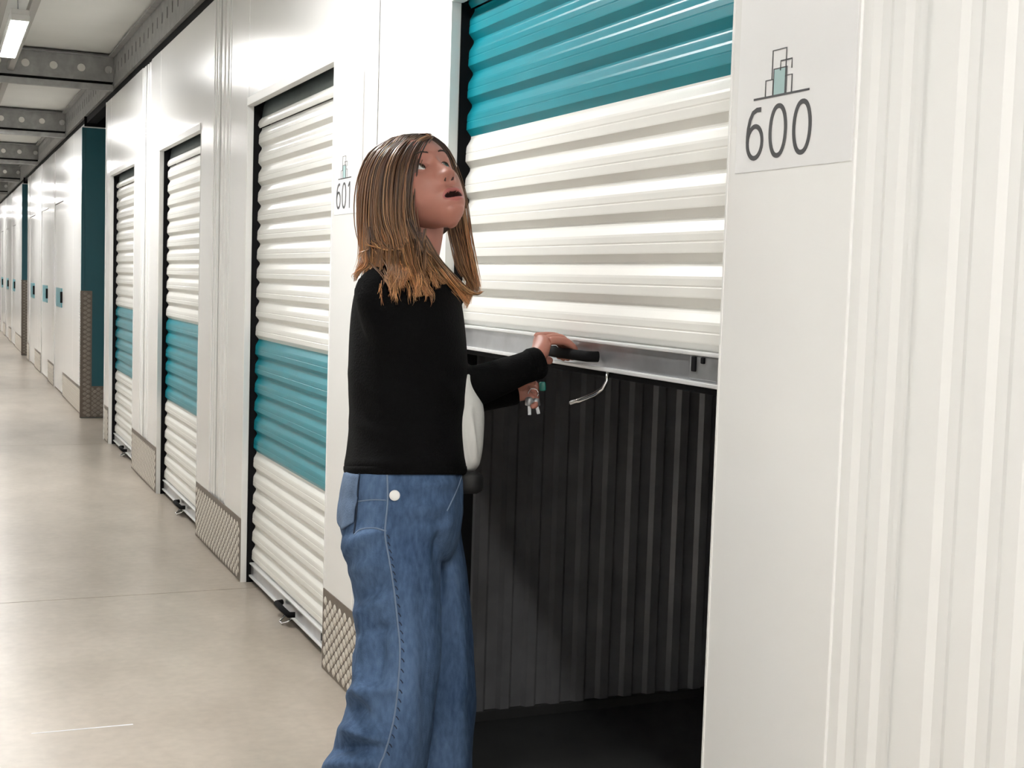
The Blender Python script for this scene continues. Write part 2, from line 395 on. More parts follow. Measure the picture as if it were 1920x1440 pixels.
# ------------------------------------------------------------------ number signs
def ribbon(m, pts, wd, closed=False, x=0., mi=0):
    P_ = [Vector((0, a, b)) for a, b in pts]; n = len(P_); L_ = []; R_ = []
    for i in range(n):
        p0 = P_[(i-1) % n] if closed or i > 0 else P_[i]; p1 = P_[(i+1) % n] if closed or i < n-1 else P_[i]
        t = (p1-p0).normalized(); nn = Vector((0, -t.z, t.y))
        wi = wd[i] if hasattr(wd, '__len__') else wd
        L_.append(P_[i]+nn*wi/2); R_.append(P_[i]-nn*wi/2)
    V = []
    for q in L_+R_: V.append((x, q.y, q.z))
    for q in L_+R_: V.append((x+.0006, q.y, q.z))
    F = []
    for i in range(n if closed else n-1):
        j = (i+1) % n
        F += [(i, j, n+j, n+i), (2*n+i, 3*n+i, 3*n+j, 2*n+j), (i, 2*n+i, 2*n+j, j), (n+i, n+j, 3*n+j, 3*n+i)]
    m.add(V, F, mi)
def sign(y, z, digits, label):
    """y decreases to the reader's right; z is the top of the digits"""
    r = root('number_sign', (-.0012, y, z))
    build(MB().box(0, .001, -.19, .125, -.105, .34), 'film', FILM, r)
    H = .087; S = .0078
    for i, d in enumerate(digits):
        cx = .0685-.0655*i; m = MB(); rx, rz = .0215, H/2-S/2; cz = -H/2
        if d == '0':
            ribbon(m, [(cx-rx*math.copysign(abs(math.cos(t))**.9, math.cos(t)), cz+rz*math.sin(t)) for t in np.linspace(0, 2*math.pi, 40)[:-1]], S, True, -.0008)
        elif d == '6':
            b = .026
            ribbon(m, [(cx-rx*math.cos(t), -H+S/2+b+b*math.sin(t)) for t in np.linspace(0, 2*math.pi, 36)[:-1]], S, True, -.0008)
            arc = [(cx+rx, -H+S/2+b), (cx+rx, -.046), (cx+rx*.93, -.033), (cx+rx*.72, -.019), (cx+rx*.36, -.0085), (cx-rx*.15, -.0046), (cx-rx*.72, -.0048)]
            ribbon(m, arc, S, False, -.0010)
        else:
            ribbon(m, [(cx, -.0008), (cx, -H)], S, False, -.0008)
            ribbon(m, [(cx+.002, -.004), (cx+.017, -.016)], S*.9, False, -.0010)
        build(m, 'digit', INK, r)
    ic = MB(); T = .0024
    def rect(y0, y1, z0, z1, wd=T): ribbon(ic, [(y0, z0), (y0, z1), (y1, z1), (y1, z0)], wd, False, -.0008)
    ribbon(ic, [(.076, .013), (-.078, .013)], .0034, False, -.0008)
    rect(.026, -.012, .040, .086); rect(.003, -.028, .052, .067); rect(.043, .022, .014, .040); rect(-.012, -.030, .014, .042); rect(.021, -.015, .014, .056)
    build(ic, 'icon_lines', INK, r)
    f = MB(); f.box(-.0004, .0002, -.0145, .0205, .014, .055); build(f, 'icon_fill', INKT, r)
    tag(r, label, 'sign', 'unit number signs on the wall')
sign(1.832, 1.672, '600', 'unit number sign reading 600 under a small stacked boxes icon, beside the raised shutter')
sign(1.832+P-.008, 1.686, '601', 'unit number sign reading 601 on the pier behind the woman')

# ------------------------------------------------------------------ far blocks beyond the cross aisles
def block(n, y0, y1, doors, flabel):
    b = root('wall_block_%d' % n, kind='structure')
    ys_ = [y0+.0]
    for d0, d1 in doors: ys_ += [d0, d1]
    ys_.append(y1)
    for i in range(0, len(ys_), 2):
        a_, b_ = ys_[i], ys_[i+1]
        if b_-a_ > .7:
            mid = (a_+b_)/2
            build(MB().box(0, TH, a_, mid, 0, ZW, bev=.001), 'smooth_panel', WHITE, b); build(MB().box(0, TH, mid+.004, b_, 0, ZW, bev=.001), 'smooth_panel', WHITE, b)
        else: build(MB().box(0, TH, a_, b_, 0, ZW, bev=.001), 'smooth_panel', WHITE, b)
        tread_plate(a_+.01, b_-.01, parent=b, z1=.26)
    for d0, d1 in doors: build(MB().box(0.004, TH, d0, d1, 2.10, ZW), 'header_panel', WHITE, b)
    # teal end towards us with its tread plate guards
    build(MB().box(.001, 2.6, y0-.02, y0, 0, 2.66), 'teal_end_panel', TEALW, b)
    build(MB().box(-.03, .0, y0-.022, y0+.01, 0, 2.66), 'corner_post', TEALW, b)
    build(MB().box(-.03, 2.6, y0-.03, y0-.0, 2.655, 2.665), 'top_edge', RAILB, b)
    build(MB().box(-.01, 2.6, y0-.01, y0, 2.665, 2.80), 'shadow_gap', BLACK, b)  # black strip painted in for the shade above the end panel
    tread_plate(-.034, 2.4, z1=.295, x=y0-.024, parent=b, axis='x')
    g = tread_plate(-.036, .068, z1=1.174, x=y0-.028, parent=b, axis='x')
    m = MB()
    for i in range(36): m.box(-.042, -.034, y0-.03+.0, y0-.022, .30+.024*i, .312+.024*i)
    build(m, 'notched_edge', RAILB, b, kind='stuff')
    build(MB().box(0, 2.6, y1-.02, y1, 0, ZW), 'aisle_end_panel', WHITEM, b)
    for i, (d0, d1) in enumerate(doors):
        dr = root('door_%d' % (n*10+i), (0.008, d0, 0), kind='structure')
        build(MB().box(0, .03, .01, d1-d0-.01, .015, 2.09, bev=.002), 'door_leaf', WHITE, dr)
        build(MB().box(-.006, 0, (d1-d0)/2-.38, (d1-d0)/2+.38, .945, 1.155, bev=.001), 'teal_square', TEAL, dr)
        build(MB().box(-.03, -.006, .08, .10, 1.0, 1.12, bev=.004), 'door_handle', BLACK, dr)
block(2, 12.87, 21.3, [(15.12, 16.3), (17.2, 18.4), (19.6, 20.8)], '')
block(3, 22.2, 31.0, [(24.6, 25.9), (26.9, 28.2), (29.2, 30.4)], '')
block(4, 32.3, YE, [], '')
# cross aisle end
build(MB().box(3.0, 3.1, 5, YE, 0, ZC), 'wall_far', WHITEM, kind='structure')

# thin pale line laid flat on the floor
m = MB(); m.add([(-.99, 4.083, .0006), (-.70, 4.074, .0006), (-.70, 4.084, .0006), (-.99, 4.088, .0006)], [(0, 1, 2, 3)])
tag(build(m, 'floor_line', LINEM), 'thin pale line on the concrete floor', 'mark')
#PERSON#

# ------------------------------------------------------------------ the woman
from mathutils.bvhtree import BVHTree
def W3(a, c, d):
    """sketch point (a, c: millimetre-like sheet units, d: distance along the view) to metres"""
    a, c, d = float(a), float(c), float(d)
    return CAM + d*(Fv + Rv*((a-960)/FPX) - Uv*((c-720)/FPX))
def sheet(v):
    q = np.asarray(v)-np.array(CAM); z = q@np.array(Fv)
    return 960+FPX*(q@np.array(Rv))/z, 720-FPX*(q@np.array(Uv))/z, z
SKIN = mat('skin', (.43, .185, .14, 1), .45, noise=.06, nscale=30)
SKIN.node_tree.nodes['Principled BSDF'].inputs['Subsurface Weight'].default_value = .12
SKIN.node_tree.nodes['Principled BSDF'].inputs['Subsurface Radius'].default_value = (.01, .004, .002)
LIP = mat('lips', (.40, .12, .11, 1), .35)
MOUTHM = mat('mouth_inside', (.04, .012, .012, 1), .6)
EYEW = mat('eye_white', (.75, .73, .70, 1), .15); IRIS = mat('iris', (.10, .12, .10, 1), .1); PUP = mat('pupil', (.005, .005, .005, 1), .1)
KNIT = mat('black_knit', (.002, .002, .0023, 1), .9, bump=.3, bscale=220, spec=.12)
SHIRT = mat('white_cotton', (.72, .72, .70, 1), .8, bump=.15, bscale=60)
THREAD = mat('pale_denim_thread', (.16, .22, .32, 1), .8)
DSEAM = mat('dark_denim_fold', (.012, .022, .045, 1), .9)
def denim():
    m = mat('blue_denim', (.07, .12, .22, 1), .85, bump=.25, bscale=420, spec=.2); nt = m.node_tree; b = nt.nodes['Principled BSDF']; L = nt.links.new
    tc = nt.nodes.new('ShaderNodeTexCoord'); mp = nt.nodes.new('ShaderNodeMapping'); mp.inputs['Scale'].default_value = (1, 1, .35); L(tc.outputs['Object'], mp.inputs[0])
    n1 = nt.nodes.new('ShaderNodeTexNoise'); n1.inputs['Scale'].default_value = 9; n1.inputs['Detail'].default_value = 4; L(mp.outputs[0], n1.inputs['Vector'])
    n2 = nt.nodes.new('ShaderNodeTexNoise'); n2.inputs['Scale'].default_value = 120; n2.inputs['Detail'].default_value = 3; L(mp.outputs[0], n2.inputs['Vector'])
    mx = nt.nodes.new('ShaderNodeMath'); mx.operation = 'MULTIPLY_ADD'; mx.inputs[1].default_value = .35; L(n2.outputs[0], mx.inputs[0])
    m2 = nt.nodes.new('ShaderNodeMath'); m2.operation = 'MULTIPLY'; m2.inputs[1].default_value = .65; L(n1.outputs[0], m2.inputs[0]); L(m2.outputs[0], mx.inputs[2])
    cr = nt.nodes.new('ShaderNodeValToRGB'); e = cr.color_ramp.elements
    e[0].position = .36; e[0].color = (.030, .062, .130, 1); e[1].position = .66; e[1].color = (.105, .175, .31, 1)
    L(mx.outputs[0], cr.inputs[0]); L(cr.outputs[0], b.inputs['Base Color'])
    return m
def denim_plain():
    m = mat('blue_denim', (.064, .112, .215, 1), .85, noise=.6, nscale=11, bump=.25, bscale=420, stretch=(1, 1, .3), spec=.2)
    return m
DENIM = denim()
woman = root('person', W3(745, 1800, 2.75)); woman.location.z = 0
WO = Vector(woman.location)
def wlink(o):
    """parent a mesh modelled in world metres to the woman, its origin moved to hers"""
    me = o.data; me.transform(Matrix.Translation(-WO)); o.parent = woman; return o
def from_arrays(name, V, F, mats, mi=None, smooth=True):
    me = bpy.data.meshes.new(name); me.from_pydata([tuple(v) for v in V], [], [tuple(f) for f in F])
    for x in mats if isinstance(mats, (list, tuple)) else [mats]: me.materials.append(x)
    if mi is not None: me.polygons.foreach_set('material_index', list(mi))
    me.polygons.foreach_set('use_smooth', [smooth]*len(me.polygons)); me.update(); return me
def evaluated(o):
    dg = bpy.context.evaluated_depsgraph_get(); dg.update()
    return bpy.data.meshes.new_from_object(o.evaluated_get(dg))
def remeshed(mb, voxel, smooth=6, mats=KNIT):
    me = mb.mesh('tmp', mats); o = bpy.data.objects.new('tmp', me); C.objects.link(o)
    r = o.modifiers.new('r', 'REMESH'); r.mode = 'VOXEL'; r.voxel_size = voxel; r.use_smooth_shade = True
    if smooth: s = o.modifiers.new('s', 'SMOOTH'); s.iterations = smooth; s.factor = .5
    out = evaluated(o); bpy.data.objects.remove(o); bpy.data.meshes.remove(me)
    out.materials.clear()
    for x in mats if isinstance(mats, (list, tuple)) else [mats]: out.materials.append(x)
    return out
def get_v(me): a = np.empty(len(me.vertices)*3); me.vertices.foreach_get('co', a); return a.reshape(-1, 3)
def get_n(me): a = np.empty(len(me.vertices)*3); me.vertex_normals.foreach_get('vector', a); return a.reshape(-1, 3)
def set_v(me, a): me.vertices.foreach_set('co', a.ravel()); me.update()
def rings(rows, n=40, e=.85, tilt=None):
    out = []
    for (c, xl, xr, zc, hd) in rows:
        cx, hw = (xl+xr)/2, (xr-xl)/2; r = []
        for k in range(n):
            t = 2*math.pi*k/n; cs, sn = math.cos(t), math.sin(t)
            u = math.copysign(abs(cs)**e, cs); v = math.copysign(abs(sn)**e, sn)
            r.append(W3(cx+hw*u, c, zc+hd*v))
        out.append(r)
    return out
def interp(rows, step):
    rows = np.array(rows, float); c = rows[:, 0]; cc = np.arange(c[0], c[-1]+.1, step)
    # smooth (Catmull-Rom like) interpolation through the key rows
    out = []
    for q in cc:
        i = min(max(np.searchsorted(c, q)-1, 0), len(c)-2); t = (q-c[i])/(c[i+1]-c[i])
        p0, p1, p2, p3 = rows[max(i-1, 0)], rows[i], rows[i+1], rows[min(i+2, len(c)-1)]
        m1 = (p2-p0)/(p2[0]-p0[0])*(c[i+1]-c[i]); m2 = (p3-p1)/(p3[0]-p1[0])*(c[i+1]-c[i])
        v = (2*t**3-3*t**2+1)*p1+(t**3-2*t**2+t)*m1+(-2*t**3+3*t**2)*p2+(t**3-t**2)*m2; v[0] = q
        out.append(v)
    return out
def spline(pts, n):
    pts = [np.array(p, float) for p in pts]; out = []
    m = len(pts)-1
    for k in range(n):
        q = k/(n-1)*m; i = min(int(q), m-1); t = q-i
        p0, p1, p2, p3 = pts[max(i-1, 0)], pts[i], pts[i+1], pts[min(i+2, m)]
        out.append(.5*((2*p1)+(-p0+p2)*t+(2*p0-5*p1+4*p2-p3)*t*t+(-p0+3*p1-3*p2+p3)*t**3))
    return out
def bump_ridges(me, ridges, noise=(), RG=1.0):
    V = get_v(me); N = get_n(me); a, c, z = sheet(V); d = np.zeros(len(V))
    near = np.clip(-(N@np.array(Fv))*1.2+.35, 0, 1)
    for (a0, c0, a1, c1, sg, amp) in ridges:
        L2 = (a1-a0)**2+(c1-c0)**2; t = np.clip(((a-a0)*(a1-a0)+(c-c0)*(c1-c0))/L2, 0, 1)
        r2 = (a-a0-t*(a1-a0))**2+(c-c0-t*(c1-c0))**2
        d += amp*RG*np.exp(-r2/(2*sg*sg))*(.35+.65*np.sin(np.pi*np.clip(t, .08, .92)))*near
    for (fx, fy, fz, amp, seed) in noise:
        r = np.random.RandomState(seed)
        for _ in range(7):
            k = r.normal(size=3)*np.array([fx, fy, fz]); d += amp/2.6*np.sin(V@k+r.uniform(0, 6.28))
    set_v(me, V+N*d[:, None]); return me

# ---- jeans
jm = MB()
hipr = interp([(868, 655, 864, 2.752, .150), (890, 645, 868, 2.752, .160), (930, 638, 870, 2.755, .168), (975, 634, 868, 2.757, .175), (1010, 642, 864, 2.757, .170), (1045, 660, 850, 2.757, .13), (1065, 690, 830, 2.757, .06)], 10)
jm.loft(rings(hipr, 44, .9))
nearr = [(960, 650, 835, 2.69, .09), (1010, 642, 836, 2.683, .10), (1060, 653, 830, 2.677, .103), (1150, 662, 826, 2.672, .104), (1250, 664, 823, 2.67, .108), (1340, 645, 814, 2.67, .113), (1440, 606, 798, 2.67, .118), (1560, 572, 775, 2.675, .122), (1680, 552, 762, 2.68, .126), (1788, 545, 762, 2.68, .128)]
farr = [(940, 770, 864, 2.83, .085), (1010, 772, 867, 2.84, .095), (1080, 776, 877, 2.845, .10), (1200, 780, 886, 2.85, .105), (1300, 778, 892, 2.85, .108), (1440, 764, 885, 2.85, .112), (1600, 752, 880, 2.85, .118), (1700, 742, 878, 2.85, .12)]
jm.loft(rings(interp(nearr, 14), 40, .92)); jm.loft(rings(interp(farr, 14), 36, .92))
jme = remeshed(jm, .0055, 9, [DENIM])
bump_ridges(jme, [
    (640, 1030, 722, 1000, 8, .007), (655, 1012, 720, 996, 5, .005), (652, 1075, 715, 1050, 9, .006), (650, 1048, 668, 1024, 5, .005),
    (668, 1125, 735, 1085, 9, -.006), (662, 1150, 740, 1120, 9, .005), (672, 1190, 742, 1170, 8, -.006),
    (680, 1150, 690, 1260, 8, .008), (668, 1230, 700, 1330, 9, .012), (700, 1270, 712, 1190, 12, -.009),
    (655, 1300, 735, 1290, 9, .010), (642, 1320, 700, 1335, 8, -.008), (636, 1365, 720, 1385, 10, .012), (640, 1340, 660, 1300, 7, .008),
    (610, 1405, 700, 1400, 8, -.010), (600, 1440, 690, 1425, 10, .012), (760, 1080, 770, 1440, 16, .006), (795, 1040, 800, 1400, 10, -.004),
    (822, 980, 826, 1120, 7, -.010), (640, 935, 720, 942, 5, -.002), (745, 960, 850, 945, 7, .003), (745, 985, 840, 975, 7, -.0025), (750, 915, 860, 905, 5, .003), (800, 1010, 862, 960, 8, .004),
    (850, 1080, 870, 1300, 10, .006), (858, 1300, 868, 1440, 10, .006)],
    noise=[(16, 16, 6, .0025, 3), (45, 45, 18, .0014, 5), (95, 95, 30, .0006, 9)], RG=1.8)
jeans = wlink(link('jeans', jme))
jb = BVHTree.FromPolygons([Vector(v)+WO for v in [x.co for x in jme.vertices]], [p.vertices[:] for p in jme.polygons])
def drape(pts, off, n=None, bvh=jb):
    out = []
    for a, c in pts:
        d = (W3(a, c, 2)-CAM).normalized(); h = bvh.ray_cast(CAM, d)
        if h[0] is not None: out.append(h[0]-d*off)
    return out
def seam(pts, r, m, name='seam', off=.0005, n=40):
    q = drape([tuple(p) for p in spline(pts, n)], off)
    if len(q) > 3: o = build(MB().tube(q, r, 6), name, m); o.data.transform(Matrix.Translation(-WO)); o.parent = jeans
out_seam = [(726, 890), (727, 940), (722, 1000), (730, 1050), (738, 1100), (745, 1160), (750, 1220), (746, 1290), (738, 1350), (722, 1410), (708, 1450), (690, 1560)]
seam(out_seam, .0018, THREAD, n=120, off=.0002)
for i in range(26):
    t = i/26; q = spline(out_seam[1:11], 260)
    k = 30+i*8; seam([(q[k][0]+3, q[k][1]), (q[k][0]+6, q[k][1]+3), (q[k][0]+8, q[k][1]+7)], .0013, DSEAM, 'seam_pucker', -.0006, 5)
seam([(866, 892), (858, 915), (848, 938), (838, 958)], .0016, THREAD)
seam([(672, 940), (700, 937), (724, 938)], .0014, THREAD)
seam([(664, 1003), (676, 993), (700, 990), (724, 996)], .0018, THREAD)
seam([(674, 888), (671, 930), (668, 970), (664, 1000)], .0022, DSEAM)
# back pocket patch
PKT = mat('faded_denim_pocket', (.13, .19, .30, 1), .85, noise=.25, nscale=25, bump=.3, bscale=300, spec=.2)
pk = MB(); th_ = math.radians(58); dd = (Fv*math.cos(th_)+Rv*math.sin(th_)).normalized(); hh_ = (Rv*math.cos(th_)-Fv*math.sin(th_)).normalized()
H0 = drape([(669, 945)], 0)[0]; V_ = []; NI, NJ = 16, 12
for i in range(NI):
    for j in range(NJ):
        u = -.125*(1-j/(NJ-1)); v = .058-.116*i/(NI-1)
        if i > NI-6: v += .0045*(i-(NI-6))*abs(2*j/(NJ-1)-1)**1.5
        p_ = H0+hh_*(u-.004*i/NI*(1-2*j/(NJ-1)))+Uv*v; h_ = jb.ray_cast(p_-dd*.5, dd)
        V_.append((h_[0] if h_[0] is not None and (h_[0]-p_).length < .15 else p_+dd*.04)-dd*.0035)
pk.add(V_, [(i*NJ+j, (i+1)*NJ+j, (i+1)*NJ+j+1, i*NJ+j+1) for i in range(NI-1) for j in range(NJ-1)], smooth=True)
o = build(pk, 'back_pocket', PKT); o.data.transform(Matrix.Translation(-WO)); o.parent = jeans; solid(o, .003, 0)
q = drape([(740, 929)], .002)[0]
bt = MB(); nrm = (CAM-q).normalized(); bt.tube([q-nrm*.001, q+nrm*.0015, q+nrm*.003, q+nrm*.0035], [.0105, .0105, .009, .004], 20)
o = build(bt, 'snap_button', mat('white_snap', (.9, .9, .88, 1), .3)); o.data.transform(Matrix.Translation(-WO)); o.parent = jeans

# ---- black top
sm = MB()
tor = interp([(484, 745, 800, 2.77, .06), (492, 716, 826, 2.77, .10), (505, 690, 842, 2.77, .14), (522, 674, 853, 2.77, .168), (560, 662, 864, 2.772, .178), (610, 656, 872, 2.773, .176), (670, 653, 876, 2.773, .168), (730, 653, 874, 2.772, .160), (790, 655, 871, 2.77, .160), (840, 650, 873, 2.765, .166), (875, 645, 875, 2.762, .174), (889, 647, 874, 2.76, .174)], 10)
sm.loft(rings(tor, 48, .88))
def sleeve(pts, n=26):
    q = spline(pts, n); sm.tube([W3(*p[:3]) for p in q], [p[3] for p in q], 22)
sleeve([(716, 540, 2.68, .060), (728, 570, 2.655, .066), (752, 640, 2.665, .066), (792, 710, 2.72, .060), (835, 728, 2.765, .048), (890, 724, 2.80, .043), (945, 704, 2.83, .040), (980, 690, 2.848, .036), (1002, 683, 2.858, .033), (1012, 680, 2.862, .030)], 40)
sleeve([(800, 540, 2.88, .060), (796, 620, 2.92, .060), (800, 715, 2.96, .052), (850, 738, 2.955, .045), (905, 738, 2.945, .040), (950, 735, 2.94, .034), (970, 732, 2.942, .031)], 30)
kme = remeshed(sm, .006, 6, [KNIT])
bump_ridges(kme, [(985, 655, 1000, 712, 6, .006), (1003, 655, 1014, 712, 4, -.004), (940, 675, 955, 735, 8, .004), (870, 690, 960, 700, 7, .004), (800, 690, 860, 760, 10, .008), (770, 700, 800, 770, 9, -.006), (660, 700, 740, 780, 10, .006), (660, 790, 760, 830, 9, .006), (680, 560, 720, 640, 10, .006), (650, 868, 874, 872, 6, .004)],
            noise=[(20, 20, 14, .002, 8)])
top = wlink(link('knitted_top', kme))
# ribbed hem and cuff
def band(rows, name, m):
    o = build(MB().loft(rings(rows, 60, .88)), name, m); o.data.transform(Matrix.Translation(-WO)); o.parent = top; return o
band([(874, 644, 876, 2.762, .176), (880, 643.5, 876.5, 2.762, .1765), (887, 645, 876, 2.762, .176), (890, 648, 873, 2.762, .173)], 'hem_band', KNIT)
cu = MB(); cu.tube([W3(990, 687, 2.851), W3(997, 684, 2.855), (W3(1008, 681, 2.860)), W3(1014, 679, 2.863)], [.033, .036, .0355, .031], 24); o = build(cu, 'cuff', KNIT); o.data.transform(Matrix.Translation(-WO)); o.parent = top

# ---- white shirt showing in front, dark pouch at the waist
wm = MB(); wm.loft(rings(interp([(700, 760, 888, 2.80, .09), (765, 780, 907, 2.80, .085), (820, 785, 907, 2.80, .085), (858, 785, 903, 2.80, .08), (872, 785, 898, 2.80, .08), (884, 785, 890, 2.80, .075)], 8), 36, .9))
wme = remeshed(wm, .005, 3, [SHIRT]); bump_ridges(wme, [(880, 770, 893, 870, 4, .008), (893, 775, 900, 860, 4, -.004), (876, 800, 884, 870, 3, -.004)])
shirt = wlink(link('white_shirt', wme))
pm = MB(); pm.loft(rings(interp([(884, 850, 892, 2.78, .05), (890, 846, 904, 2.78, .058), (905, 846, 906, 2.78, .06), (920, 850, 904, 2.78, .057), (926, 860, 894, 2.78, .045)], 6), 28, .7))
wlink(build(pm, 'waist_pouch', mat('black_nylon', (.008, .008, .009, 1), .6)))

# ---- head (frame: hf forward, hl her left, hu up)
def vv(r, u, t): return (Rv*r+Uv*u-Fv*t)
hf = vv(.50, .52, .69).normalized(); hl = vv(.74, .18, -.65); hl = (hl-hf*hl.dot(hf)).normalized(); hu = hf.cross(hl).normalized()
HC = W3(781, 356, 2.745); HS = 1.0
def Hd(s, y, h):
    s, y, h = float(s), float(y), float(h)
    return HC+HS*(hl*s+hf*y+hu*h)
hk = np.array([-.124, -.119, -.112, -.105, -.095, -.08, -.06, -.04, -.02, 0, .02, .04, .06, .08, .10, .11, .1155, .1175])
fk = np.array([.045, .060, .072, .080, .086, .088, .088, .089, .089, .0885, .094, .0935, .088, .076, .052, .032, .012, -.008])
bk = np.array([.035, .030, .022, .010, -.006, -.030, -.058, -.080, -.092, -.100, -.105, -.105, -.101, -.090, -.066, -.046, -.03, -.012])
wk = np.array([.006, .015, .023, .029, .037, .049, .061, .069, .0725, .0745, .0755, .0755, .0735, .066, .048, .033, .017, .003])
fi = lambda h: np.interp(h, hk, fk); bi = lambda h: np.interp(h, hk, bk); wi = lambda h: np.interp(h, hk, wk)
def g(x, s): return np.exp(-(x*x)/(2*s*s))
def relief(s, h):
    a = np.abs(s); d = 0*s
    nb = np.clip((.012-h)/.050, 0, 1)*(h > -.052)*(h < .014)                     # nose ridge grows downwards
    d = d+(.004+.021*nb**1.25)*g(s, .0068+.0035*nb)*(1/(1+np.exp(-(h+.0465)/.0022)))*(1/(1+np.exp((h-.014)/.005)))
    d = d+.0085*g(a-.0135, .0052)*g(h+.0405, .0060)                              # wings
    d = d-.004*g(a-.0068, .0026)*g(h+.0475, .0018)                              # nostrils
    d = d-.0105*g(a-.0300, .0135)*g(h-.000, .0125)                               # sockets
    d = d+.0035*g(a-.026, .018)*g(h-.0225, .0060)                                # brow
    d = d+.0035*g(a-.042, .014)*g(h+.026, .013)                                  # cheekbone
    d = d+.0055*g(s, .018)*g(h+.0690, .0045)+.0065*g(s, .016)*g(h+.0905, .0048)  # lips
    d = d-.0022*g(s, .0035)*g(h+.0585, .0050)                                   # philtrum
    mo = ((s/.0185)**2+((h+.0800)/.0068)**2)
    d = d-.016/(1+np.exp((mo-1)*7))                                              # open mouth
    d = d-.0045*g(s, .018)*g(h+.0985, .0038)+.0065*g(s, .015)*g(h+.1110, .0080)   # chin
    return d
def smoothw(h):  # smoothed profiles
    hh = [h+q for q in (-.006, -.003, 0, .003, .006)]
    return sum(fi(q) for q in hh)/5, sum(bi(q) for q in hh)/5, sum(wi(q) for q in hh)/5
EY, ES, ER = .0655, .0305, .0123
nr, ncol = 190, 220
hs = np.concatenate([np.linspace(-.1235, .03, 140), np.linspace(.03, .117, 51)[1:]])
ph = np.linspace(-1, 1, ncol+1)[:-1]; th = np.pi*(.42*ph+.58*ph**3)        # angle 0 = straight ahead, denser there
VV = []; MI = []
for h in hs:
    f, b, w_ = smoothw(np.array(h))
    cy = (f+b)/2; ry = (f-b)/2
    face = np.clip((.06-h)/.05, 0, 1)
    e = 1-.16*face
    for t in th:
        st, ct = math.sin(t), math.cos(t)
        s = w_*math.copysign(abs(st)**(e if ct > 0 else 1), st); 
        ry_f = ry; y = cy+ry_f*math.copysign(abs(ct)**(.80 if ct > 0 else 1), ct)
        if ct > 0: y += relief(np.array(s), h)*min(1, ct*1.8)
        if ct > 0:
            for sg in (-1, 1):
                ds = s-sg*ES; r2 = ds*ds+h*h
                if r2 < .0140**2:
                    ys_ = EY+math.sqrt(.0138**2-min(r2, .0138**2)); y = max(y, ys_) if r2 < .0137**2 else y
                if abs(ds) < .0142:
                    k = 1-(ds/.0142)**2
                    if -.0064*k < h-.0006 < .0074*k: y = EY-.002
        VV.append(Hd(s, y, h))
nC = len(th); FF = []
for i in range(len(hs)-1):
    for j in range(nC):
        FF.append((i*nC+j, i*nC+(j+1) % nC, (i+1)*nC+(j+1) % nC, (i+1)*nC+j))
        h = (hs[i]+hs[i+1])/2; t = th[j]; f, b, w_ = smoothw(np.array(h)); s = w_*math.sin(t); m_ = 0
        if math.cos(t) > 0:
            mo = (s/.0185)**2+((h+.0800)/.0068)**2; lp = (s/.0235)**2+((h+.0800)/.0145)**2
            if mo < 1.1: m_ = 2
            elif lp < 1: m_ = 1
            if (abs(abs(s)-.0068)/.0028)**2+((h+.0480)/.0016)**2 < 1: m_ = 2
        MI.append(m_)
FF.append(tuple(range(nC))[::-1]); MI.append(0); FF.append(tuple((len(hs)-1)*nC+j for j in range(nC))); MI.append(0)
# ears
earV = []; earF = []
for sg in (-1, 1):
    m_ = MB(); pts = [Hd(sg*.075, -.012+.012*math.cos(t)-.008, .0+.030*math.sin(t)-.012) for t in np.linspace(-1.9, 2.3, 14)]
    m_.tube(pts, [.004+.0015*math.sin(i/13*3.14) for i in range(14)], 8)
    m_.tube([Hd(sg*.070, -.018, -.035), Hd(sg*.074, -.018, -.01), Hd(sg*.071, -.018, .012)], [.006, .009, .006], 10)
    o_ = len(VV); VV += m_.v and [Vector(v) for v in m_.v]; FF += [tuple(i+o_ for i in f) for f in m_.f]; MI += [0]*len(m_.f)
# body and hands grown over a skeleton
sk_v = []; sk_r = []; sk_e = []
def joint(p, r, parent=None):
    sk_v.append(Vector(p)); sk_r.append(r); i = len(sk_v)-1
    if parent is not None: sk_e.append((parent, i))
    return i
pel = joint(W3(752, 965, 2.757), .095); wa = joint(W3(765, 870, 2.76), .085, pel); ch = joint(W3(760, 680, 2.77), .090, wa); ub = joint(W3(765, 570, 2.77), .085, ch)
nb_ = joint(W3(776, 500, 2.768), .050, ub); nk = joint(W3(790, 455, 2.757), .046, nb_); nt = joint(W3(797, 410, 2.748), .046, nk); joint(Hd(0, -.01, -.02), .050, nt)
sr = joint(W3(725, 545, 2.69), .045, ub); er = joint(W3(812, 725, 2.775), .032, sr); fr = joint(W3(920, 712, 2.815), .027, er); wrr = joint(W3(1008, 675, 2.862), .021, fr)
sl = joint(W3(800, 540, 2.86), .045, ub); el = joint(W3(800, 722, 2.965), .032, sl); wl = joint(W3(952, 736, 2.942), .021, el)
hr = joint(W3(745, 1010, 2.69), .075, pel); kr = joint(W3(735, 1380, 2.675), .050, hr); ar = joint(W3(655, 1750, 2.68), .033, kr)
hl_ = joint(W3(800, 1010, 2.83), .075, pel); kl = joint(W3(835, 1370, 2.85), .050, hl_); al = joint(W3(812, 1690, 2.85), .033, kl)
GY = 2.635; GX = .010; GZ = 1.221                                                # the grip the right hand holds
wp = sk_v[wrr]
pm1 = joint(wp.lerp(Vector((GX-.045, GY-.005, GZ+.034)), .45), .022, wrr)
for i, (dy, ln) in enumerate([(.033, .95), (.011, 1.05), (-.011, 1.0), (-.032, .82)]):
    y = GY+dy
    a = joint((GX-.047, y, GZ+.036-.004*abs(i-1)), .0115, pm1)
    b_ = joint((GX-.008, y, GZ+.036*ln-.001), .0092, a); c_ = joint((GX+.0165, y-.001, GZ+.010), .0080, b_); joint((GX+.004, y-.001, GZ-.017*ln), .0070, c_)
